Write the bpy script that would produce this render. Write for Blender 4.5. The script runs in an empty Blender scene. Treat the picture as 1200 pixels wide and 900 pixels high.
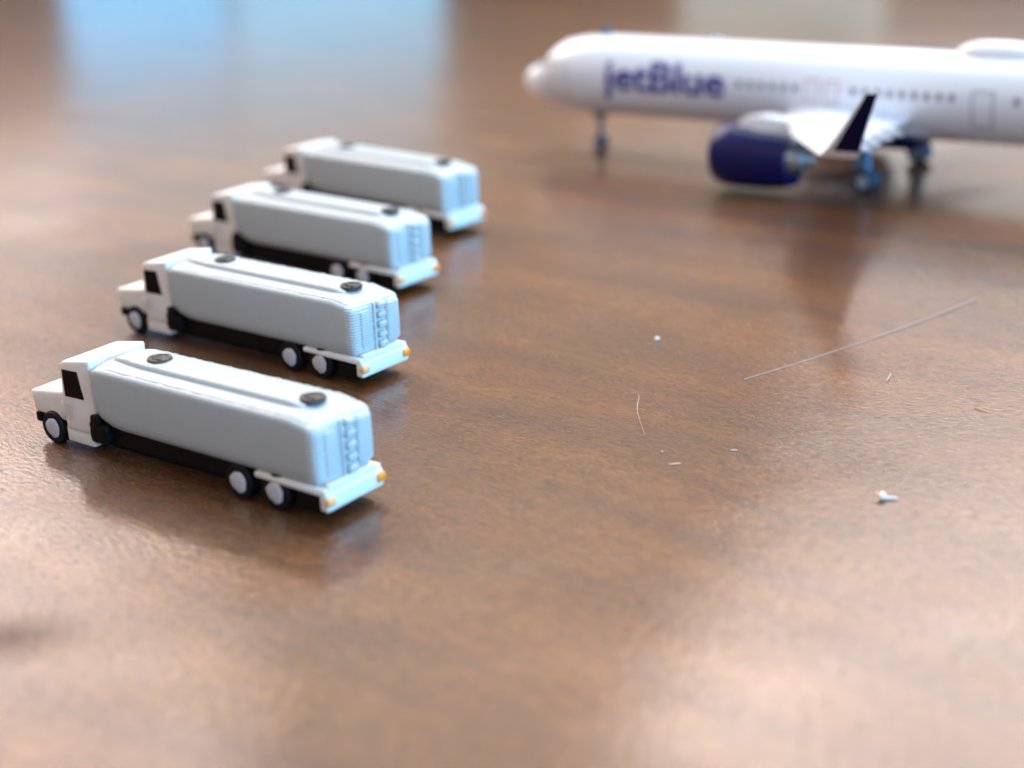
import bpy, bmesh, math, random
from mathutils import Vector, Matrix, noise
random.seed(7)
sc = bpy.context.scene
C = sc.collection
sc.unit_settings.scale_length = 0.001          # one unit is one millimetre
R = math.radians

# ---------------------------------------------------------------- materials
def new_mat(name):
    m = bpy.data.materials.new(name); m.use_nodes = True
    nt = m.node_tree
    return m, nt, nt.nodes['Principled BSDF']

def plastic(name, col, rough=.5, spec=.5, sss=0, layer=0.0, var=.06, metallic=0, coat=0, speck=None, period=0.14, grain=.02):
    m, nt, b = new_mat(name)
    N, L = nt.nodes, nt.links
    tc = N.new('ShaderNodeTexCoord')
    nz = N.new('ShaderNodeTexNoise'); nz.inputs['Scale'].default_value = 1.3; nz.inputs['Detail'].default_value = 5
    L.new(tc.outputs['Object'], nz.inputs['Vector'])
    mx = N.new('ShaderNodeMixRGB'); mx.blend_type = 'MIX'
    mx.inputs[1].default_value = tuple(c * (1 - var) for c in col) + (1,)
    c2 = speck or tuple(min(1, c * (1 + var)) for c in col)
    mx.inputs[2].default_value = tuple(c2) + (1,)
    L.new(nz.outputs['Fac'], mx.inputs[0]); L.new(mx.outputs[0], b.inputs['Base Color'])
    rr = N.new('ShaderNodeMapRange'); rr.inputs[3].default_value = rough * .8; rr.inputs[4].default_value = min(1, rough * 1.2)
    L.new(nz.outputs['Fac'], rr.inputs[0]); L.new(rr.outputs[0], b.inputs['Roughness'])
    b.inputs['Specular IOR Level'].default_value = spec
    b.inputs['Metallic'].default_value = metallic
    b.inputs['Coat Weight'].default_value = coat
    b.inputs['Coat Roughness'].default_value = .08
    if sss:
        b.subsurface_method = 'RANDOM_WALK' if hasattr(b, 'subsurface_method') else None
        b.inputs['Subsurface Weight'].default_value = sss
        b.inputs['Subsurface Radius'].default_value = (1, .9, .75)
        b.inputs['Subsurface Scale'].default_value = .35
    hgt = None
    if layer:
        sp = N.new('ShaderNodeSeparateXYZ'); L.new(tc.outputs['Object'], sp.inputs[0])
        n2 = N.new('ShaderNodeTexNoise'); n2.inputs['Scale'].default_value = .8; L.new(tc.outputs['Object'], n2.inputs['Vector'])
        ad = N.new('ShaderNodeMath'); ad.operation = 'MULTIPLY_ADD'; ad.inputs[1].default_value = .05
        L.new(n2.outputs['Fac'], ad.inputs[0]); L.new(sp.outputs['Z'], ad.inputs[2])
        mu = N.new('ShaderNodeMath'); mu.operation = 'MULTIPLY'; mu.inputs[1].default_value = 2 * math.pi / period
        L.new(ad.outputs[0], mu.inputs[0])
        si = N.new('ShaderNodeMath'); si.operation = 'SINE'; L.new(mu.outputs[0], si.inputs[0])
        b1 = N.new('ShaderNodeBump'); b1.inputs['Strength'].default_value = 1; b1.inputs['Distance'].default_value = layer
        L.new(si.outputs[0], b1.inputs['Height']); hgt = b1
    n3 = N.new('ShaderNodeTexNoise'); n3.inputs['Scale'].default_value = 7; n3.inputs['Detail'].default_value = 3
    L.new(tc.outputs['Object'], n3.inputs['Vector'])
    b2 = N.new('ShaderNodeBump'); b2.inputs['Strength'].default_value = 1; b2.inputs['Distance'].default_value = grain
    L.new(n3.outputs['Fac'], b2.inputs['Height'])
    if hgt: L.new(hgt.outputs[0], b2.inputs['Normal'])
    L.new(b2.outputs[0], b.inputs['Normal'])
    return m

M = {}
M['print'] = plastic('printed_white_plastic', (.84, .83, .81), .42, sss=.5, layer=.004, grain=.03)
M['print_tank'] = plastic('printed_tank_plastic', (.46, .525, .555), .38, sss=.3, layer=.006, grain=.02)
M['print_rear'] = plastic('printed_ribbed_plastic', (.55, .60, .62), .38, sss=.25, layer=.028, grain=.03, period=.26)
M['black'] = plastic('black_paint', (.004, .004, .005), .5, spec=.15, grain=.05, var=.3)
M['glassblack'] = plastic('black_window_paint', (.003, .003, .004), .4, spec=.12, grain=.02)
M['tyre'] = plastic('black_tyre_paint', (.006, .006, .009), .5, spec=.2, grain=.06)
M['hub'] = plastic('grey_hub_paint', (.55, .56, .62), .45, grain=.06)
M['orange'] = plastic('orange_marker_paint', (1.0, .27, .01), .35, grain=.05, speck=(1.0, .38, .04))
M['orange_pale'] = plastic('pale_orange_marker_paint', (1.0, .42, .10), .35, grain=.05, speck=(.95, .60, .30))
M['hatch'] = plastic('dark_hatch_paint', (.010, .010, .010), .30, grain=.16, speck=(.05, .048, .045))
M['hatch_brown'] = plastic('brown_hatch_paint', (.035, .025, .020), .34, grain=.16, speck=(.10, .075, .06))
M['white'] = plastic('gloss_white_paint', (.82, .87, .95), .24, coat=.6, var=.02, grain=0.0)
M['navy'] = plastic('gloss_navy_paint', (.0015, .005, .085), .3, spec=.15, coat=.4, var=.1, grain=0.0)
M['navytext'] = plastic('navy_lettering', (.03, .035, .28), .35, var=.05, grain=0.0)
M['winglet'] = plastic('dark_navy_paint', (.002, .003, .035), .45, spec=.15, var=.1, grain=0.0)
M['metal'] = plastic('bare_metal', (.45, .46, .48), .4, metallic=1, grain=0.0)
M['grey'] = plastic('pale_grey_paint', (.42, .45, .50), .35, grain=0.0)
M['window'] = plastic('window_grey', (.22, .23, .28), .3, grain=0.0)
M['cockpit'] = plastic('cockpit_glass_grey', (.35, .36, .37), .2, grain=0.0)
M['doorline'] = plastic('door_outline_grey', (.36, .36, .46), .4, grain=0.0)
M['doorpink'] = plastic('exit_outline_pink', (.62, .42, .48), .4, grain=0.0)
M['gearblue'] = plastic('pale_blue_gear_paint', (.13, .22, .34), .4, grain=0.0)
M['geartyre'] = plastic('dark_blue_tyre', (.02, .05, .11), .4, grain=.02)
M['flake'] = plastic('pale_flake', (.55, .46, .40), .7, grain=.02)
M['lint'] = plastic('white_lint', (.90, .82, .74), .8, sss=.3, grain=.05)
M['hair'] = plastic('pale_fibre', (.44, .34, .29), .35, grain=0.0)
M['crumbred'] = plastic('reddish_crumb', (.75, .38, .30), .6, grain=.02)

# wood: grain runs parallel to the trucks
GR = -40.0
def wood():
    m, nt, b = new_mat('dark_stained_wood')
    N, L = nt.nodes, nt.links
    tc = N.new('ShaderNodeTexCoord')
    rot = N.new('ShaderNodeMapping'); rot.inputs['Rotation'].default_value = (0, 0, R(-GR)); L.new(tc.outputs['Object'], rot.inputs[0])
    wn = N.new('ShaderNodeTexNoise'); wn.inputs['Scale'].default_value = .018; wn.inputs['Detail'].default_value = 3
    L.new(rot.outputs[0], wn.inputs['Vector'])
    sub = N.new('ShaderNodeVectorMath'); sub.operation = 'SUBTRACT'; sub.inputs[1].default_value = (.5, .5, .5); L.new(wn.outputs['Color'], sub.inputs[0])
    scl = N.new('ShaderNodeVectorMath'); scl.operation = 'MULTIPLY'; scl.inputs[1].default_value = (0, 22, 0); L.new(sub.outputs[0], scl.inputs[0])
    base = N.new('ShaderNodeVectorMath'); base.operation = 'ADD'; L.new(rot.outputs[0], base.inputs[0]); L.new(scl.outputs[0], base.inputs[1])
    def nz(sx, sy, det=4, rough=.55, src=base, dist=0):
        mp = N.new('ShaderNodeMapping'); mp.inputs['Scale'].default_value = (sx, sy, 1); L.new(src.outputs[0], mp.inputs[0])
        n = N.new('ShaderNodeTexNoise'); n.inputs['Scale'].default_value = 1; n.inputs['Detail'].default_value = det
        n.inputs['Roughness'].default_value = rough; n.inputs['Distortion'].default_value = dist
        L.new(mp.outputs[0], n.inputs['Vector']); return n
    def ramp(src, stops):
        r = N.new('ShaderNodeValToRGB'); e = r.color_ramp.elements
        e[0].position, e[0].color = stops[0][0], stops[0][1] + (1,)
        e[1].position, e[1].color = stops[-1][0], stops[-1][1] + (1,)
        for p, c in stops[1:-1]:
            q = e.new(p); q.color = c + (1,)
        L.new(src, r.inputs[0]); return r
    broad = nz(.022, .15, 7, .68)
    c1 = ramp(broad.outputs['Fac'], [(.26, (.055, .025, .013)), (.42, (.105, .038, .010)), (.56, (.150, .054, .009)), (.74, (.205, .080, .015))])
    fine = nz(.42, 1.9, 6, .75)
    c2 = ramp(fine.outputs['Fac'], [(.33, (.42, .42, .48)), (.5, (.95, .95, .95)), (.67, (1.5, 1.42, 1.3))])
    mul = N.new('ShaderNodeMixRGB'); mul.blend_type = 'MULTIPLY'; mul.inputs[0].default_value = .9
    L.new(c1.outputs[0], mul.inputs[1]); L.new(c2.outputs[0], mul.inputs[2])
    blotch = nz(.035, .05, 3, .5, rot)
    c3 = ramp(blotch.outputs['Fac'], [(.35, (.72, .80, .98)), (.65, (1.25, 1.08, .9))])
    mul2 = N.new('ShaderNodeMixRGB'); mul2.blend_type = 'MULTIPLY'; mul2.inputs[0].default_value = .8
    L.new(mul.outputs[0], mul2.inputs[1]); L.new(c3.outputs[0], mul2.inputs[2])
    pores = nz(1.1, 4.4, 4, .75)
    c4 = ramp(pores.outputs['Fac'], [(.36, (.16, .15, .15)), (.48, (1, 1, 1))])
    mul3 = N.new('ShaderNodeMixRGB'); mul3.blend_type = 'MULTIPLY'; mul3.inputs[0].default_value = .85
    L.new(mul2.outputs[0], mul3.inputs[1]); L.new(c4.outputs[0], mul3.inputs[2])
    # darker, duller mark near the front left corner
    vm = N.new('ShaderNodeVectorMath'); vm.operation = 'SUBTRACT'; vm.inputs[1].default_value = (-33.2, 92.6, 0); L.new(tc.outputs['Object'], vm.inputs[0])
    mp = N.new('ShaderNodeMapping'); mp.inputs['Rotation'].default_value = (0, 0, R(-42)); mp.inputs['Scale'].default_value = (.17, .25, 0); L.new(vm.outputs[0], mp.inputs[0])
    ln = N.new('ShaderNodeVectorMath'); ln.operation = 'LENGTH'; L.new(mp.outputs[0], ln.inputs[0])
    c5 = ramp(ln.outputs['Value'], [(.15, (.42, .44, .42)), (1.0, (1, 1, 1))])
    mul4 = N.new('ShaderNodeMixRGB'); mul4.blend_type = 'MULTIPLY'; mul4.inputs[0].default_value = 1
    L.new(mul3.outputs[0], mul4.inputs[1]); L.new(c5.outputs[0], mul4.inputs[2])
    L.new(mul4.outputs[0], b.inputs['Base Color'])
    rr = N.new('ShaderNodeMapRange'); rr.inputs[1].default_value = .35; rr.inputs[2].default_value = .6
    rr.inputs[3].default_value = .42; rr.inputs[4].default_value = .26
    L.new(pores.outputs['Fac'], rr.inputs[0]); L.new(rr.outputs[0], b.inputs['Roughness'])
    b.inputs['IOR'].default_value = 1.5
    b.inputs['Coat Roughness'].default_value = .075
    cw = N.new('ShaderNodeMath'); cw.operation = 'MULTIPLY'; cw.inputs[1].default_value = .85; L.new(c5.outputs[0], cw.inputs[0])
    c6 = ramp(pores.outputs['Fac'], [(.35, (.35, .35, .35)), (.46, (1, 1, 1))])
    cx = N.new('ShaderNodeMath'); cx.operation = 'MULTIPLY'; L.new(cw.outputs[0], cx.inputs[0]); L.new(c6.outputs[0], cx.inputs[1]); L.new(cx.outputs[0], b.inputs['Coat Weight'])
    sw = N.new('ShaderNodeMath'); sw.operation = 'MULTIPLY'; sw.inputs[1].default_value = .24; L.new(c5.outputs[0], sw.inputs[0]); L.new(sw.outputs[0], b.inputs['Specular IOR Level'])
    b1 = N.new('ShaderNodeBump'); b1.inputs['Distance'].default_value = .17; b1.inputs['Strength'].default_value = 1
    L.new(pores.outputs['Fac'], b1.inputs['Height'])
    spk = nz(1.3, 3.2, 3, .6)
    b2 = N.new('ShaderNodeBump'); b2.inputs['Distance'].default_value = .08; b2.inputs['Strength'].default_value = 1
    L.new(spk.outputs['Fac'], b2.inputs['Height']); L.new(b1.outputs[0], b2.inputs['Normal']); L.new(b2.outputs[0], b.inputs['Normal'])
    b3 = N.new('ShaderNodeBump'); b3.inputs['Distance'].default_value = .028; b3.inputs['Strength'].default_value = 1
    L.new(spk.outputs['Fac'], b3.inputs['Height']); L.new(b3.outputs[0], b.inputs['Coat Normal'])
    return m
M['wood'] = wood()

# ---------------------------------------------------------------- mesh helpers
def obj(name, bm, mat, parent=None, smooth=True, ang=40):
    bmesh.ops.recalc_face_normals(bm, faces=bm.faces[:])
    me = bpy.data.meshes.new(name); bm.to_mesh(me); bm.free()
    me.materials.append(M[mat])
    if smooth:
        for p in me.polygons: p.use_smooth = True
        try: me.set_sharp_from_angle(angle=R(ang))
        except Exception: pass
    o = bpy.data.objects.new(name, me); C.objects.link(o)
    if parent is not None: o.parent = parent
    return o

def rbox(bm, x0, x1, y0, y1, z0, z1, r=.12, seg=2, edit=None):
    """rounded box; edit may move the eight corners before bevelling"""
    t = bmesh.new()
    bmesh.ops.create_cube(t, size=1)
    for v in t.verts:
        v.co = Vector(((x0 + x1) / 2 + v.co.x * (x1 - x0), (y0 + y1) / 2 + v.co.y * (y1 - y0), (z0 + z1) / 2 + v.co.z * (z1 - z0)))
    if edit:
        for v in t.verts: v.co = Vector(edit(*v.co))
    if r: bmesh.ops.bevel(t, geom=t.edges[:], offset=r, segments=seg, profile=.5, affect='EDGES', clamp_overlap=True)
    me = bpy.data.meshes.new('tmp'); t.to_mesh(me); t.free(); bm.from_mesh(me); bpy.data.meshes.remove(me)

def prism(bm, prof, y0, y1, r=.1, seg=2):
    """profile in x,z extruded across y, edges rounded"""
    t = bmesh.new()
    a = [t.verts.new((x, y0, z)) for x, z in prof]; b = [t.verts.new((x, y1, z)) for x, z in prof]
    t.faces.new(a); t.faces.new(b[::-1]); n = len(prof)
    for i in range(n): t.faces.new((a[i], b[i], b[(i + 1) % n], a[(i + 1) % n]))
    bmesh.ops.recalc_face_normals(t, faces=t.faces[:])
    if r: bmesh.ops.bevel(t, geom=t.edges[:], offset=r, segments=seg, profile=.5, affect='EDGES', clamp_overlap=True)
    me = bpy.data.meshes.new('tmp'); t.to_mesh(me); t.free(); bm.from_mesh(me); bpy.data.meshes.remove(me)

def loft(bm, rings, cap=True):
    vs = [[bm.verts.new(p) for p in r] for r in rings]
    n = len(rings[0])
    for a, b in zip(vs, vs[1:]):
        for i in range(n):
            bm.faces.new((a[i], a[(i + 1) % n], b[(i + 1) % n], b[i]))
    if cap:
        bm.faces.new(vs[0][::-1]); bm.faces.new(vs[-1])

def lathe(bm, prof, centre, axis='Y', n=28, wob=0.0):
    """profile (radius, along axis)"""
    rings = []
    for r, t in prof:
        ring = []
        for i in range(n):
            a = 2 * math.pi * i / n
            rr = r * (1 + wob * math.sin(3 * a + 1.3) + wob * .6 * math.sin(7 * a))
            u, v = rr * math.cos(a), rr * math.sin(a)
            p = {'Y': (u, t, v), 'X': (t, u, v), 'Z': (u, v, t)}[axis]
            ring.append(Vector(p) + Vector(centre))
        rings.append(ring)
    loft(bm, rings)

def tube(bm, pts, rad, n=8):
    rings = []
    for i, p in enumerate(pts):
        p = Vector(p)
        d = (Vector(pts[min(i + 1, len(pts) - 1)]) - Vector(pts[max(i - 1, 0)])).normalized()
        u = d.orthogonal().normalized() if abs(d.z) > .9 else d.cross(Vector((0, 0, 1))).normalized(); v = d.cross(u)
        r = rad[i] if isinstance(rad, (list, tuple)) else rad
        rings.append([p + u * r * math.cos(2 * math.pi * k / n) + v * r * math.sin(2 * math.pi * k / n) for k in range(n)])
    loft(bm, rings)

def rough_up(bm, cell, amp):
    for _ in range(5):
        le = [e for e in bm.edges if e.calc_length() > cell]
        if not le: break
        bmesh.ops.subdivide_edges(bm, edges=le, cuts=1, use_grid_fill=True)
    bmesh.ops.triangulate(bm, faces=[f for f in bm.faces if len(f.verts) > 4])
    for v in bm.verts:
        v.co += noise.noise_vector(v.co * 1.1) * amp

def empty(name, label, cat, loc, rz=0, group=None, size=3):
    o = bpy.data.objects.new(name, None); C.objects.link(o); o.empty_display_size = size
    o.location = loc; o.rotation_euler = (0, 0, rz)
    o['label'] = label; o['category'] = cat
    if group: o['group'] = group
    return o

# ---------------------------------------------------------------- table
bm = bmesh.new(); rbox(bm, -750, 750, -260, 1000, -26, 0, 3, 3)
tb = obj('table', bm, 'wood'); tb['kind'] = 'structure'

# ---------------------------------------------------------------- tanker truck (x forward, y to its left, z up)
LTR = dict(x0=.55, x1=25.6)
def tank_section(x):
    """half-section of the tank at x; returns closed ring"""
    x0, x1 = LTR['x0'], LTR['x1']
    # rounding of the two ends
    e = 1.0
    def endf(d, r):
        if d >= r: return 0
        return r - math.sqrt(max(0, r * r - (r - d) ** 2))
    ir = endf(x - x0, .75); jf = endf(x1 - x, .8)
    inn = max(ir, jf)
    top = 8.05
    if x < 3.2: top -= (3.2 - x) * .19
    if x > 24: top -= (x - 24) * .12
    top -= inn * .7
    bot = 2.62 + (max(0, x - 22.4) / 3.2) ** 2 * 1.25 + inn * .8
    w = 3.22 - inn
    h = [(0, top), (w - 1.8, top - .04), (w - .75, top - .2), (w - .32, top - .30), (w - .13, top - .40), (w - .03, top - .56), (w, top - .8), (w + .02, top - 2.2), (w, bot + 1.4),
         (w - .07, bot + .8), (w - .24, bot + .36), (w - .55, bot + .10), (w - 1.0, bot), (0, bot)]
    ring = [(x, y, z) for y, z in h] + [(x, -y, z) for y, z in h[-2:0:-1]]
    return ring

def make_truck():
    t = empty('fuel_truck', '', 'toy truck', (0, 0, 0), group='white toy tanker trucks parked side by side')
    # cab with hood, one printed body
    bm = bmesh.new()
    prism(bm, [(25.3, 1.6), (29.2, 1.6), (29.3, 4.6), (29.15, 7.35), (28.75, 7.72), (25.3, 8.25)], -3.0, 3.0, .22, 3)
    rbox(bm, 28.8, 34.1, -2.76, 2.76, 2.2, 5.0, .3, 3,
         edit=lambda x, y, z: (x - (.35 if z < 3 and x > 31 else 0), y * (.94 if x > 31 else 1.04), (z - .85 if (x > 31 and z > 3) else z)))
    rbox(bm, 25.9, 29.3, -3.0, 3.0, .62, 2.0, .2, 2)
    rbox(bm, 27.9, 29.9, -2.95, 2.95, 2.5, 4.1, .25, 2)
    rough_up(bm, .8, .035)
    cab = obj('cab', bm, 'print', t)
    bm = bmesh.new()
    for s in (1, -1):
        bm = bmesh.new()
        prism(bm, [(26.45, 4.7), (28.85, 4.62), (28.88, 6.98), (26.9, 7.08)], s * 2.93, s * 3.04, .05, 1)
        obj('side_window', bm, 'glassblack', cab)
    bm = bmesh.new()
    rbox(bm, 29.18, 29.34, -2.45, 2.45, 5.0, 7.0, .06, 1, edit=lambda x, y, z: (x - (.10 if z > 6 else 0), y, z))
    obj('windshield', bm, 'glassblack', cab)
    bm = bmesh.new(); rbox(bm, 33.0, 33.8, -2.6, 2.6, 1.35, 2.25, .18, 2); rbox(bm, 31.0, 33.4, -1.9, 1.9, 1.2, 2.4, .1, 1)
    obj('front_bumper', bm, 'black', t)
    # chassis
    bm = bmesh.new()
    rbox(bm, 1.0, 31.0, -2.05, 2.05, 1.55, 2.75, .12, 1)
    rbox(bm, 7.0, 25.8, -2.6, 2.6, 1.2, 2.95, .15, 1)
    rbox(bm, 3.4, 26.0, -2.1, 2.1, .7, 1.9, .1, 1)
    rough_up(bm, .5, .09)
    obj('chassis', bm, 'black', t)
    for s in (1, -1):
        bm = bmesh.new()
        rbox(bm, 23.9, 26.0, s * 2.15 if s > 0 else -3.25, 3.25 if s > 0 else -2.15, 1.25, 3.05, .2, 2)
        rbox(bm, 24.7, 25.7, s * 2.35 if s > 0 else -3.35, 3.35 if s > 0 else -2.35, 2.8, 3.7, .2, 2)
        rough_up(bm, .5, .10)
        obj('side_box', bm, 'black', t)
        bm = bmesh.new(); rbox(bm, .75, 3.3, min(s * 1.5, s * 2.85), max(s * 1.5, s * 2.85), .55, 1.9, .1, 1)
        obj('mud_flap', bm, 'black', t)
    # tank
    bm = bmesh.new()
    xs = [.555, .57, .60, .66, .74, .84, .95, 1.1, 1.6, 2.4, 3.2] + [3.2 + 1.2 * i for i in range(1, 16)] + [22.4, 23.2, 24, 24.6, 25.0, 25.3, 25.5, 25.58]
    loft(bm, [tank_section(x) for x in xs if x >= 1.6])
    tank = obj('tank', bm, 'print_tank', t, ang=50)
    bm = bmesh.new(); loft(bm, [tank_section(x) for x in xs if x <= 1.1] + [tank_section(1.58)])
    obj('rear_cap', bm, 'print_rear', tank, ang=50)
    # raised walkway with a lip on the tank
    bm = bmesh.new()
    for i, (xa, xb) in enumerate([(2.6, 24.9)]):
        rings = []
        for q in range(60):
            x = xa + (xb - xa) * q / 59; e = min(1, (q + .02) / 2.0, (59.02 - q) / 2.0)
            zt = 7.9 + .50 * e - (max(0, 4.6 - x)) * .19 - max(0, x - 23) * .1
            wv = 1.45 - max(0, x - 21) * .09 + .02 * noise.noise(Vector((x * 1.7, 0, 3)))
            jz = .025 * noise.noise(Vector((x * 1.3, 5, 3)))
            hh = [(0, zt), (wv - .5, zt - .01), (wv - .12, zt - .02 + jz), (wv, zt - .1 + jz), (wv + .12, zt - .32), (wv + .2, 7.3), (0, 7.2)]
            rings.append([(x, y, z) for y, z in hh] + [(x, -y, z) for y, z in hh[-2:0:-1]])
        loft(bm, rings)
    obj('walkway', bm, 'print_tank', tank)
    for s in (1, -1):       # thin seam bead left by the printer on the shoulder
        bm = bmesh.new()
        tube(bm, [(x, s * (2.72 + .03 * math.sin(x * 2.1)), 7.785 + .02 * noise.noise(Vector((x * 1.6, s, 0))) - (max(0, 3.2 - x)) * .19) for x in [1.6 + .28 * i for i in range(80)]],
             [max(.05, .07 + .10 * noise.noise(Vector((.28 * i * 1.9, s * 3, 7)))) for i in range(80)], 8)
        obj('side_rail', bm, 'print_tank', tank)
    for k, hx in enumerate((3.55, 20.15)):
        bm = bmesh.new()
        hz = 8.22 if k == 0 else 8.38
        lathe(bm, [(.98, hz - .15), (1.02, hz + .10), (.95, hz + .22), (.72, hz + .25), (.66, hz + .19), (.3, hz + .22), (.02, hz + .26)], (hx, 0, 0), 'Z', 26, .03)
        rbox(bm, hx - .72, hx + .15, .32, .62, hz + .15, hz + .34, .05, 1)
        rbox(bm, hx + .2, hx + .5, -.5, .3, hz + .15, hz + .33, .05, 1)
        obj('hatch', bm, 'hatch', tank)
    # rear end: raised panels, groove, ladder of stacked bumps
    bm = bmesh.new(); rbox(bm, .40, .95, 1.05, 2.25, 3.3, 6.9, .2, 3); obj('rear_panel', bm, 'print_rear', tank)
    bm = bmesh.new(); rbox(bm, .22, 1.1, -2.75, -1.0, 3.2, 7.1, .4, 4); obj('rear_panel', bm, 'print_rear', tank)
    bm = bmesh.new()
    rbox(bm, .34, .8, .3, .62, 2.7, 7.35, .14, 2)
    for i in range(5):
        z = 3.0 + i * .92
        rbox(bm, .06, .8, -.78, .2, z, z + .62, .24, 3)
    obj('ladder', bm, 'print_rear', tank)
    # rear deck and bumper
    bm = bmesh.new()
    rbox(bm, .1, 7.3, -3.12, 3.12, 2.28, 2.74, .15, 2, edit=lambda x, y, z: (x, y, z - (.12 if z < 2.5 and x < 2 else 0)))
    deck = obj('rear_deck', bm, 'print', t)
    bm = bmesh.new()
    rbox(bm, -.12, .72, -3.12, 3.12, .98, 2.45, .22, 3)
    rbox(bm, .05, .66, -2.6, 2.6, 2.3, 3.0, .15, 2)
    bump = obj('rear_bumper', bm, 'print', t)
    for s in (1, -1):
        bm = bmesh.new()
        rbox(bm, -.36, .30, min(s * 2.25, s * 3.2), max(s * 2.25, s * 3.2), 1.42, 2.16, .24, 3)
        obj('tail_light', bm, 'orange_pale' if s > 0 else 'orange', bump)
    # wheels
    for wx in (31.05, 9.15, 5.3):
        for s in (1, -1):
            bm = bmesh.new()
            y0, y1 = 2.0, 3.06
            lathe(bm, [(.3, s * y0), (1.25, s * y0), (1.42, s * (y0 + .12)), (1.42, s * (y1 - .14)), (1.3, s * y1), (.92, s * (y1 + .02)), (.86, s * (y1 - .1)), (.2, s * (y1 - .1))], (wx, 0, 1.42), 'Y', 26, .012)
            w = obj('wheel', bm, 'tyre', t)
            bm = bmesh.new()
            lathe(bm, [(.80, s * (y1 - .14)), (.86, s * (y1 + .01)), (.74, s * (y1 + .09)), (.28, s * (y1 + .09)), (.02, s * (y1 + .1))], (wx, 0, 1.42), 'Y', 20, .06)
            obj('hub', bm, 'hub', w)
    return t

truck0 = make_truck()
TR = [(-11.9024, 109.9989, 2.4883, 'white toy tanker truck nearest the camera, with brownish hatches on its tank'),
      (-11.3773, 138.806, 2.4666, 'white toy tanker truck in sharpest focus, second from the front, two crisp black hatches'),
      (-9.4789, 166.6792, 2.4435, 'slightly blurred white toy tanker truck between the sharp truck and the farthest one'),
      (-4.533, 190.0763, 2.4105, 'most blurred white toy tanker truck, farthest back in the row and nearest the airplane nose')]
def dup(root):
    r = root.copy(); C.objects.link(r)
    for ch in list(root.children):
        c = ch.copy(); C.objects.link(c); c.parent = r
        for g in list(ch.children):
            d = g.copy(); C.objects.link(d); d.parent = c
    return r
trucks = [truck0] + [dup(truck0) for _ in range(3)]
for t, (x, y, a, lab) in zip(trucks, TR):
    t.location = (x, y, 0); t.rotation_euler = (0, 0, a); t['label'] = lab
# the nearest truck has browner hatches
for ch in trucks[0].children:
    for g in ch.children:
        if g.name.startswith('hatch'):
            g.data = g.data.copy(); g.data.materials[0] = M['hatch_brown']; g['label'] = 'brownish round hatch'

# ---------------------------------------------------------------- airplane (x back from nose, y to its left, z up)
PX, PY, PA = 4.2, 242.6, 2.5734 - .040
plane = empty('toy_airplane', 'white die-cast model airliner with navy engines and blue lettering on its side', 'model airplane', (PX, PY, 0), PA + math.pi, size=10)
# forward is -x in these coordinates: the empty is turned by pi so +x runs backwards; left is then -y
def Pp(x, y, z): return (x, -y, z)
RF, ZC = 5.65, 11.0
NOSE = [(0, 9.7, 9.3, .2), (.3, 10.5, 8.5, 1.0), (1.1, 11.25, 7.7, 2.0), (2.3, 11.9, 7.0, 2.9), (3.6, 12.4, 6.5, 3.6), (4.8, 13.4, 6.1, 4.1),
        (6.2, 14.8, 5.8, 4.6), (8, 15.8, 5.55, 5.1), (11, 16.4, 5.38, 5.45), (15, 16.65, 5.35, 5.65)]
def fus(x):
    """half width, half height and centre height along the fuselage"""
    if x < 15:
        for (a, t0, b0, w0), (b, t1, b1, w1) in zip(NOSE, NOSE[1:]):
            if x <= b:
                f = (x - a) / (b - a)
                t, bo, w = t0 + (t1 - t0) * f, b0 + (b1 - b0) * f, w0 + (w1 - w0) * f
                return w, (t - bo) / 2, (t + bo) / 2
    if x > 78:
        t = (x - 78) / 33.0
        r = RF * (1 - t ** 1.7) + .6 * t
        return r, r, ZC + (RF - r) * .72
    return RF, RF, ZC
bm = bmesh.new()
rings = []
xs = [.0, .1, .3, .6, 1.1, 1.7, 2.3, 3.0, 3.6, 4.2, 4.8, 5.5, 6.2, 7.1, 8, 9.4, 11, 13, 15] + [15 + 3.15 * i for i in range(1, 20)] + [78 + 2.75 * i for i in range(0, 13)]
for x in xs:
    ry, rz, zc = fus(max(x, .012))
    ring = []
    for k in range(40):
        a = 2 * math.pi * k / 40
        y, z = ry * math.cos(a), rz * math.sin(a)
        ring.append(Pp(x, y, zc + z))
    rings.append(ring)
loft(bm, rings)
rbody = obj('fuselage', bm, 'white', plane, ang=60)

def side_patch(name, x0, x1, z0, z1, mat, parent, off=.03, th=.06, hollow=0, r=0):
    """a thin slab hugging the left side of the fuselage"""
    bm = bmesh.new()
    nx, nz = max(2, int((x1 - x0) / .6)), 6
    def P(x, z, o):
        ry, rz, zc = fus(x); s = max(-1, min(1, (z - zc) / rz)); a = math.asin(s)
        return Pp(x, (ry + o) * math.cos(a), zc + (rz + o) * math.sin(a))
    def slab(a0, a1, b0, b1):
        g = {}
        for o in (-.25, off):
            for i in range(nx + 1):
                for j in range(nz + 1):
                    g[o, i, j] = bm.verts.new(P(a0 + (a1 - a0) * i / nx, b0 + (b1 - b0) * j / nz, o))
        for i in range(nx):
            for j in range(nz):
                for o in (-.25, off): bm.faces.new((g[o, i, j], g[o, i + 1, j], g[o, i + 1, j + 1], g[o, i, j + 1]))
        for i in range(nx):
            for j in (0, nz): bm.faces.new((g[-.25, i, j], g[-.25, i + 1, j], g[off, i + 1, j], g[off, i, j]))
        for j in range(nz):
            for i in (0, nx): bm.faces.new((g[-.25, i, j], g[-.25, i, j + 1], g[off, i, j + 1], g[off, i, j]))
    if hollow:
        h = hollow
        slab(x0, x0 + h, z0, z1); slab(x1 - h, x1, z0, z1); slab(x0 + h, x1 - h, z0, z0 + h); slab(x0 + h, x1 - h, z1 - h, z1)
    else: slab(x0, x1, z0, z1)
    return obj(name, bm, mat, parent)

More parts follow.
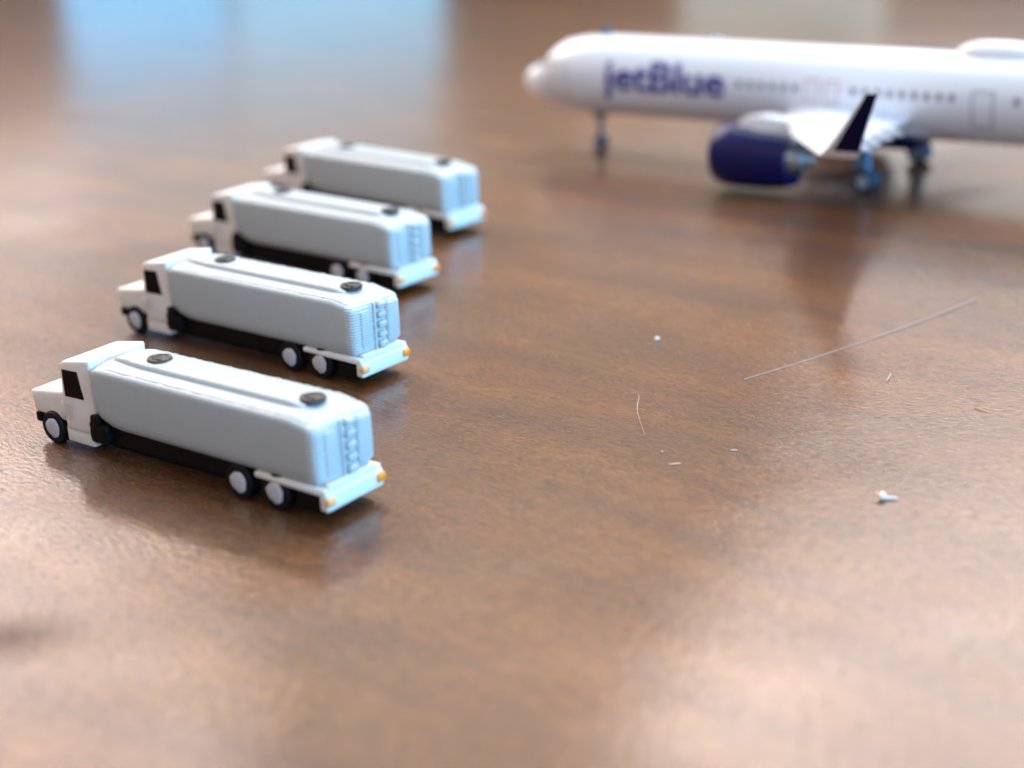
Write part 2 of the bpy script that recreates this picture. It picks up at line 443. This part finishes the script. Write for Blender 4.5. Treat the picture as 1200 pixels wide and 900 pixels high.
# cabin windows, doors
wx = 37.4
while wx < 92:
    if not (46.3 < wx < 52.2 or 68.0 < wx < 73.4):
        side_patch('cabin_window', wx, wx + .68, 11.35, 12.3, 'window', plane)
    wx += 1.62
side_patch('door', 7.9, 10.3, 8.2, 12.9, 'doorline', plane, hollow=.12)['label'] = 'front cabin door outline'
for a in (47.2, 50.0):
    side_patch('emergency_exit', a, a + 1.9, 10.0, 13.1, 'doorpink', plane, hollow=.26)['label'] = 'pink outlined overwing exit'
dd = side_patch('door', 69.4, 72.2, 8.2, 12.9, 'doorline', plane, hollow=.22); dd['label'] = 'rear cabin door outline'
for i in range(4):
    side_patch('cockpit_window', 4.7 + i * .85, 5.4 + i * .85, 12.0 + i * .3, 12.8 + i * .4, 'cockpit', plane)

# lettering wrapped round the side
def text_on_side(txt, x0, x1, zb, zt, mat, name):
    cu = bpy.data.curves.new('lettering', 'FONT'); cu.body = txt; cu.size = 1; cu.offset = .026; cu.resolution_u = 6
    tmp = bpy.data.objects.new('tmp_text', cu); C.objects.link(tmp)
    dg = bpy.context.evaluated_depsgraph_get(); dg.update()
    me = bpy.data.meshes.new_from_object(tmp.evaluated_get(dg))
    bpy.data.objects.remove(tmp); bpy.data.curves.remove(cu)
    bm = bmesh.new(); bm.from_mesh(me); bpy.data.meshes.remove(me)
    bmesh.ops.triangulate(bm, faces=bm.faces[:])
    xa = min(v.co.x for v in bm.verts); xb = max(v.co.x for v in bm.verts)
    cap = .72
    for v in bm.verts:
        v.co.x = x0 + (v.co.x - xa) / (xb - xa) * (x1 - x0); v.co.y = zb + v.co.y / cap * (zt - zb)
    for _ in range(5):
        le = [e for e in bm.edges if e.calc_length() > .55]
        if not le: break
        bmesh.ops.subdivide_edges(bm, edges=le, cuts=1); bmesh.ops.triangulate(bm, faces=bm.faces[:])
    base = bm.faces[:]
    for v in bm.verts:
        x, z = v.co.x, v.co.y
        ry, rz, zc = fus(x); a = math.asin(max(-1, min(1, (z - zc) / rz)))
        v.co = Vector(Pp(x, (ry + .05) * math.cos(a), zc + (rz + .05) * math.sin(a)))
    ext = bmesh.ops.extrude_face_region(bm, geom=base)
    for v in [g for g in ext['geom'] if isinstance(g, bmesh.types.BMVert)]:
        d = Vector((0, v.co.y, v.co.z - ZC)).normalized(); v.co -= d * .2
    return obj(name, bm, mat, plane, smooth=False)
text_on_side('jetBlue', 16.5, 35.6, 10.0, 14.1, 'navytext', 'lettering')

# wings
def airfoil(xl, ch, y, z, th, tw=0):
    pts = []
    up = [(0, 0), (.02, .28), (.08, .55), (.2, .85), (.38, 1), (.6, .78), (.8, .42), (1, .04)]
    lo = [(.8, -.18), (.55, -.4), (.3, -.5), (.12, -.4), (.03, -.2)]
    for a, b in up + lo: pts.append(Pp(xl + a * ch, y, z + b * th * ch * .62))
    return pts
ZW0, ZW1 = 8.2, 11.2
for s in (1, -1):
    bm = bmesh.new(); secs = []
    for y, xl, xt in [(2.0, 41.5, 61.5), (4.9, 44.2, 61.2), (10, 46.8, 61.3), (16, 49.8, 61.6), (25, 54.3, 63.2), (34, 60.6, 66.0), (37.5, 63.0, 67.2), (39.5, 64.3, 68.0)]:
        f = max(0, (y - 4.9) / 34.6)
        secs.append(airfoil(xl, xt - xl, s * y, ZW0 + (ZW1 - ZW0) * f, .12 - .02 * f))
    loft(bm, secs)
    wing = obj('wing', bm, 'grey' if False else 'white', plane, ang=50)
    bm = bmesh.new(); secs = []
    for t in [0, .12, .25, .4, .7, .93, 1.0]:
        y = 39.5 + 2.0 * (1 - (1 - t) ** 2) + .5 * t
        z = ZW1 + 7.7 * (t ** 1.3)
        xl = 64.3 + 6.2 * t ** 1.05 + (.9 if t == 1 else 0); ch = 4.5 * (1 - t) + 1.3 * t - (.7 if t == 1 else 0)
        th = .10 * ch
        ring = []
        for a, b in [(0, 0), (.1, .5), (.4, 1), (.8, .6), (1, 0), (.8, -.4), (.4, -.7), (.1, -.4)]:
            ring.append(Pp(xl + a * ch, s * (y - b * th * .45 * min(1, t * 4)), z + b * th * .45 * (1 - min(1, t * 4))))
        secs.append(ring)
    loft(bm, secs)
    wl = obj('winglet', bm, 'white', wing, ang=50)
    # navy outer face of the winglet
    bm = bmesh.new(); g = []
    for t in [.19, .3, .5, .75, .98]:
        y = 39.5 + 2.0 * (1 - (1 - t) ** 2) + .5 * t + .10
        z = ZW1 + 7.7 * (t ** 1.3)
        xl = 64.3 + 6.2 * t ** 1.05; ch = 4.5 * (1 - t) + 1.3 * t
        a0 = .26 - .10 * t; a1 = .98
        g.append([Pp(xl + a0 * ch, s * (y + .06), z), Pp(xl + a1 * ch, s * (y + .03), z), Pp(xl + a1 * ch, s * (y - .1), z), Pp(xl + a0 * ch, s * (y - .1), z)])
    loft(bm, g); obj('winglet_panel', bm, 'winglet', wing)
    # flap track fairings
    for y, x in [(12, 60.0), (17, 60.8), (22, 61.6), (27, 62.6)]:
        f = (y - 4.9) / 37.4; z = ZW0 + (ZW1 - ZW0) * f - .25
        bm = bmesh.new(); L_ = 5.6 - y * .04
        rr = [.03, .35, .55, .6, .5, .3, .04]
        loft(bm, [[Pp(x - 1.8 + L_ * i / 6, s * y + rr[i] * .8 * math.cos(2 * math.pi * k / 12), z - i * .05 + rr[i] * math.sin(2 * math.pi * k / 12)) for k in range(12)] for i in range(7)])
        obj('flap_fairing', bm, 'white', wing)
    # belly to wing root
    # engine
    ex, ey, ez = 39.6, s * 14.6, 4.6
    def ering(prof, n=36): return [[Pp(ex + t, ey + r * math.cos(2 * math.pi * k / n), ez + r * math.sin(2 * math.pi * k / n)) for k in range(n)] for r, t in prof]
    bm = bmesh.new(); loft(bm, ering([(2.9, 2.2), (3.0, .25), (3.4, 0), (3.75, .2), (4.0, .8), (4.15, 2.5), (4.12, 6.5), (3.9, 8.8), (3.5, 10.6), (3.2, 10.6), (2.8, 9)]))
    eng = obj('engine', bm, 'navy', plane, ang=50)
    bm = bmesh.new(); loft(bm, ering([(2.9, -.01), (3.15, -.1), (3.45, -.08), (3.68, .1), (3.78, .22)]), cap=False)
    obj('intake_lip', bm, 'navy', eng)
    bm = bmesh.new(); loft(bm, ering([(2.6, 9), (2.3, 10.6), (1.9, 11.4), (1.6, 12), (1.1, 12), (.8, 12.6), (.1, 13.3)], 24))
    obj('exhaust', bm, 'metal', eng)
    bm = bmesh.new(); loft(bm, ering([(2.85, 1.6), (1.0, 1.5), (.7, 1.0), (.05, .6)], 24)); obj('fan', bm, 'window', eng)
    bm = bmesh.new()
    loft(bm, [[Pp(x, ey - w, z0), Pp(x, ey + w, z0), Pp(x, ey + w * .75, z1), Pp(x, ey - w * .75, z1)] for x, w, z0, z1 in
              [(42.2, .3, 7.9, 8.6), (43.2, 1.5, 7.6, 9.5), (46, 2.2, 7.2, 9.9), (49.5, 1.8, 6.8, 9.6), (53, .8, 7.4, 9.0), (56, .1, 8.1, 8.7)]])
    obj('pylon_with_glint', bm, 'white', eng)  # engine mount, widened and coloured white to imitate the highlight on the nacelle
# belly fairing
bm = bmesh.new(); rings = []
for i, x in enumerate([39, 40.5, 43, 47, 52, 57, 62, 65, 67]):
    f = [.05, .5, .85, 1, 1, 1, .85, .5, .05][i]
    rings.append([Pp(x, (3.2 + 1.4 * f) * math.cos(2 * math.pi * k / 24), 7.6 + (1.2 + 1.35 * f) * math.sin(2 * math.pi * k / 24)) for k in range(24)])
loft(bm, rings); obj('belly_fairing', bm, 'white', plane)
bm = bmesh.new(); rbox(bm, 54.2, 62.0, -4.4, 4.4, 4.5, 6.0, .4, 2); obj('gear_bay', bm, 'winglet', plane)  # dark box for the gear bay and the shade under the belly

# satcom dome and blade antenna
bm = bmesh.new(); rings = []
for x, h, w in [(65.2, .04, .3), (65.8, .7, 1.1), (67, 1.25, 1.7), (68.5, 1.55, 1.95), (72, 1.6, 2.0), (75.5, 1.3, 1.8), (78, .7, 1.2), (79.5, .04, .3)]:
    rings.append([Pp(x, w * math.cos(2 * math.pi * k / 24), ZC + RF - .3 + (h + .3) * math.sin(2 * math.pi * k / 24)) for k in range(24)])
loft(bm, rings); obj('dome', bm, 'white', plane)
for x in (13.0, 30.5):
    bm = bmesh.new()
    k = 1 if x < 20 else .5
    loft(bm, [[Pp(x, -.3, 16.3), Pp(x + 1.9, -.15, 16.3), Pp(x + 1.9, .15, 16.3), Pp(x, .3, 16.3)], [Pp(x + .7, -.15, 16.45 + 1.3 * k), Pp(x + 1.8, -.05, 16.45 + 1.3 * k), Pp(x + 1.8, .05, 16.45 + 1.3 * k), Pp(x + .7, .15, 16.45 + 1.3 * k)]])
    obj('antenna', bm, 'gearblue' if x < 20 else 'white', plane)

# tail, out of frame but part of the model
bm = bmesh.new()
def finring(z, xl, ch, th): return [Pp(xl, 0, z), Pp(xl + ch * .3, th, z), Pp(xl + ch, 0.03, z), Pp(xl + ch, -.03, z), Pp(xl + ch * .3, -th, z)]
loft(bm, [finring(14.6, 86, 20, .5), finring(16.8, 91, 15.5, .75), finring(29.5, 103.5, 7.2, .4), finring(30, 104.5, 6, .15)])
obj('tail_fin', bm, 'navy', plane)
for s in (1, -1):
    bm = bmesh.new(); loft(bm, [airfoil(97, 9.5, s * 1.0, 12.6, .1), airfoil(104.5, 4, s * 15.5, 14, .09)]); obj('tailplane', bm, 'white', plane, ang=50)

# landing gear
def wheel_pair(x, y, r, parent, w, gap, zc):
    for d in (-1, 1):
        bm = bmesh.new(); y0 = y + d * gap
        loft(bm, [[Pp(x + rr * math.cos(2 * math.pi * k / 22), y0 + t, zc + rr * math.sin(2 * math.pi * k / 22)) for k in range(22)] for rr, t in
                  [(r * .3, -w), (r * .9, -w), (r, -w * .5), (r, w * .5), (r * .9, w), (r * .3, w)]])
        wo = obj('wheel', bm, 'geartyre', parent)
        bm = bmesh.new()
        loft(bm, [[Pp(x + rr * math.cos(2 * math.pi * k / 16), y0 + t, zc + rr * math.sin(2 * math.pi * k / 16)) for k in range(16)] for rr, t in
                  [(r * .55, -w - .06), (r * .58, 0), (r * .55, w + .06)]])
        obj('hub', bm, 'grey', wo)
def strut(x, y, ztop, r, zc):
    bm = bmesh.new(); tube(bm, [Pp(x, y, ztop), Pp(x, y, zc + 1.2), Pp(x, y, zc)], [r * 1.5, r * 1.4, r], 12)
    return obj('landing_gear', bm, 'gearblue', plane)
g = strut(12.7, 0, 6.6, .32, 1.0); g['label'] = 'nose landing gear'
wheel_pair(12.7, 0, 1.0, g, .28, .5, 1.0)
bm = bmesh.new(); rbox(bm, 11.6, 13.9, -.75, .75, 4.9, 6.2, .2, 1); obj('gear_leg_door', bm, 'winglet', g)
for s in (1, -1):
    y = s * 9.4
    g = strut(57.6, y, 8.4, .42, 1.45); g['label'] = 'main landing gear'
    wheel_pair(57.6, y, 1.45, g, .42, .85, 1.45)
    bm = bmesh.new(); rbox(bm, 56.0, 58.2, min(-s * (9.4 + .9), -s * (9.4 + 1.15)), max(-s * (9.4 + .9), -s * (9.4 + 1.15)), 3.2, 8.0, .1, 1); obj('gear_leg_door', bm, 'gearblue', g)
    bm = bmesh.new(); tube(bm, [Pp(57.6, y, 4.5), Pp(57, y * .62, 7.2)], .28, 8); obj('side_brace', bm, 'winglet', g)

# ---------------------------------------------------------------- lint, fibres and specks on the table
def fibre(name, pts, rad, mat, label, cat):
    bm = bmesh.new(); o0 = Vector(pts[0])
    tube(bm, [tuple(Vector(p) - o0) for p in pts], rad, 8)
    o = obj(name, bm, mat); o.location = o0; o['label'] = label; o['category'] = cat
    return o
pts = []
for i in range(25):
    t = i / 24; x = 20.5 + (46.8 - 20.5) * t; y = 134.5 + 20.0 * t + .9 * math.sin(math.pi * t) * -.9
    pts.append((x, y, .04 + .12 * t ** 2))
fibre('fibre', pts, [.026 + .022 * (i / 24) for i in range(25)], 'hair', 'long pale hair lying almost straight on the table below the airplane', 'hair')
pts = [(10.95, 131.6, .08), (10.85, 130.6, .12), (10.62, 129.3, .1), (10.45, 127.5, .08), (10.5, 125.3, .07), (10.62, 122.4, .05)]
fibre('fibre', pts, [.03, .03, .05, .028, .024, .02], 'hair', 'short curved pale fibre on the table left of the long hair end', 'fibre')
def crumb(x, y, sx, sy, sz, rz, mat, name, label, cat, seed):
    bm = bmesh.new(); bmesh.ops.create_icosphere(bm, subdivisions=3, radius=1)
    for v in bm.verts:
        n = noise.noise(v.co * 1.3 + Vector((seed, 0, 0))) * .5
        v.co = Vector((v.co.x * sx, v.co.y * sy, v.co.z * sz)) * (1 + n)
    mz = min(v.co.z for v in bm.verts)
    for v in bm.verts: v.co.z -= mz
    o = obj(name, bm, mat); o.location = (x, y, 0.0); o.rotation_euler = (0, 0, rz); o['label'] = label; o['category'] = cat
    return o
crumb(26.6, 107.9, .33, .28, .28, .3, 'lint', 'lint', 'small bright white lint fluff lying at the lower right of the table', 'lint', 3)
fibre('fibre', [(26.8, 107.9, .1), (27.2, 107.85, .13), (27.7, 107.8, .08)], [.13, .12, .08], 'lint', 'stubby white fibre touching the brightest lint fluff', 'fibre')
crumb(14.0, 146.5, .22, .22, .18, 0, 'lint', 'crumb', 'round white speck on the table midway between the sharp truck and the long hair', 'crumb', 9)
fibre('fibre', [(32.6, 132.4, .05), (32.85, 132.7, .2), (33.0, 133.1, .12), (33.35, 133.9, .2)], [.04, .07, .05, .03], 'flake', 'tiny bent white fibre on the table under the middle of the long hair', 'fibre')
fibre('fibre', [(38.3, 125.2, .08), (38.6, 124.6, .12), (39.0, 124.2, .07)], [.04, .06, .04], 'crumbred', 'tiny reddish fibre near the right edge of the table view', 'fibre')
crumb(11.6, 118.6, .11, .10, .08, .3, 'flake', 'crumb', 'small pale speck just below the short curved fibre', 'crumb', 12)
crumb(12.4, 116.2, .45, .10, .04, .1, 'flake', 'crumb', 'flat elongated whitish flake below the short curved fibre', 'flake', 15)
crumb(17.3, 118.4, .28, .09, .04, .0, 'flake', 'crumb', 'small thin white flake on bare table, level with the end of the curved fibre', 'flake', 21)

# ---------------------------------------------------------------- camera
F, H, PIT, ROL = 1900.37, 49.5131, .349066, -.0441443
fw = Vector((0, math.cos(PIT), -math.sin(PIT))); r0 = Vector((1, 0, 0)); u0 = r0.cross(fw)
Rv = math.cos(ROL) * r0 + math.sin(ROL) * u0; Uv = -math.sin(ROL) * r0 + math.cos(ROL) * u0
cam = bpy.data.cameras.new('camera'); co = bpy.data.objects.new('camera', cam); C.objects.link(co)
mw = Matrix((Rv, Uv, -fw)).transposed().to_4x4(); mw.translation = (0, 0, H); co.matrix_world = mw
cam.sensor_width = 36; cam.lens = F / 1200 * 36
cam.clip_start = 1; cam.clip_end = 20000
cam.dof.use_dof = True; cam.dof.focus_distance = 136
APER = 2.6                                              # aperture diameter, mm
cam.dof.aperture_fstop = cam.lens * 1e-3 / APER
cam.dof.aperture_blades = 0
sc.camera = co

# ---------------------------------------------------------------- light
def area(name, loc, target, sx, sy, power_density, col):
    l = bpy.data.lights.new(name, 'AREA'); l.shape = 'RECTANGLE'; l.size = sx; l.size_y = sy
    l.energy = power_density * sx * sy * math.pi          # power_density = radiance seen
    l.color = col
    o = bpy.data.objects.new(name, l); C.objects.link(o)
    o.location = loc; o.rotation_euler = (Vector(target) - Vector(loc)).to_track_quat('-Z', 'Y').to_euler()
    return o
def pol(al, el, d):            # direction by azimuth (right of the view) and elevation, degrees
    return Vector((d * math.cos(R(el)) * math.sin(R(al)), d * math.cos(R(el)) * math.cos(R(al)), d * math.sin(R(el))))
def window(name, a0, a1, e0, e1, dist, rad, col, shape='RECTANGLE'):
    ac, ec = (a0 + a1) / 2, (e0 + e1) / 2
    w = 2 * dist * math.tan(R((a1 - a0) / 2)) * math.cos(R(ec)); h = 2 * dist * math.tan(R((e1 - e0) / 2))
    o = area(name, pol(ac, ec, dist), (0, 0, 0), w, h, rad, col); o.data.shape = shape
    return o
# far windows, mirrored in the table top behind the trucks
window('window_or_fill_light', -14.7, -9.2, .3, 8.8, 2200, 1.65, (.13, .58, 1.0))
window('window_or_fill_light', -9.0, -1.8, .3, 9.2, 2200, 1.5, (.22, .66, 1.0))
window('window_or_fill_light', -14.9, -1.8, 9.9, 20, 2200, .55, (.80, .97, 1.0))
# left side windows, warm white
window('window_or_fill_light', -50, -15.2, 12, 19, 2000, 1.8, (1.0, .88, .86))
window('window_or_fill_light', -62, -13, 18, 52, 2000, 5.0, (1.0, .84, .78), 'ELLIPSE')
window('window_or_fill_light', -18.0, 14, 30, 50, 2000, 2.0, (1.0, .82, .68), 'ELLIPSE')
# right, behind the plane
window('window_or_fill_light', 6.5, 13.5, .3, 9, 2200, .62, (.72, 1.0, 1.0))
window('window_or_fill_light', 12, 50, 9.6, 26, 2000, 1.35, (.85, .93, 1.0))
window('window_or_fill_light', 3, 9.6, 9.4, 17, 2200, .35, (1.0, .93, .92))
window('window_or_fill_light', 4, 50, 27, 56, 2000, 6.8, (1.0, .87, .82), 'ELLIPSE')
# big blue-white window right of the camera lights the trucks' rear ends
area('window_or_fill_light', (1420, -760, 420), (0, 120, 0), 1100, 700, 21, (.17, .58, 1.0))
# added fill lamp behind the camera, no window known there
area('window_or_fill_light', (-300, -1500, 800), (0, 150, 0), 1400, 900, 1.4, (.55, .74, 1.0))
# ceiling light
area('ceiling_light', (100, 500, 1500), (0, 150, 0), 1300, 900, 3.1, (.72, .92, 1.0))

w = bpy.data.worlds.new('World'); sc.world = w; w.use_nodes = True
nt = w.node_tree; N, L = nt.nodes, nt.links; bg = N['Background']
tc = N.new('ShaderNodeTexCoord'); sp = N.new('ShaderNodeSeparateXYZ'); L.new(tc.outputs['Generated'], sp.inputs[0])
rp = N.new('ShaderNodeValToRGB'); L.new(sp.outputs['Z'], rp.inputs[0])      # dim room near the floor, lit warm walls higher up
e = rp.color_ramp.elements
e[0].position, e[0].color = .10, (.030, .024, .022, 1); e[1].position, e[1].color = .30, (.95, .67, .47, 1)
q = e.new(.17); q.color = (.19, .14, .11, 1); q = e.new(.9); q.color = (.62, .60, .60, 1)
L.new(rp.outputs[0], bg.inputs[0]); bg.inputs[1].default_value = .85

sc.view_settings.view_transform = 'Standard'; sc.view_settings.look = 'None'
sc.view_settings.exposure = 0; sc.view_settings.gamma = 1
sc.cycles.use_denoising = True
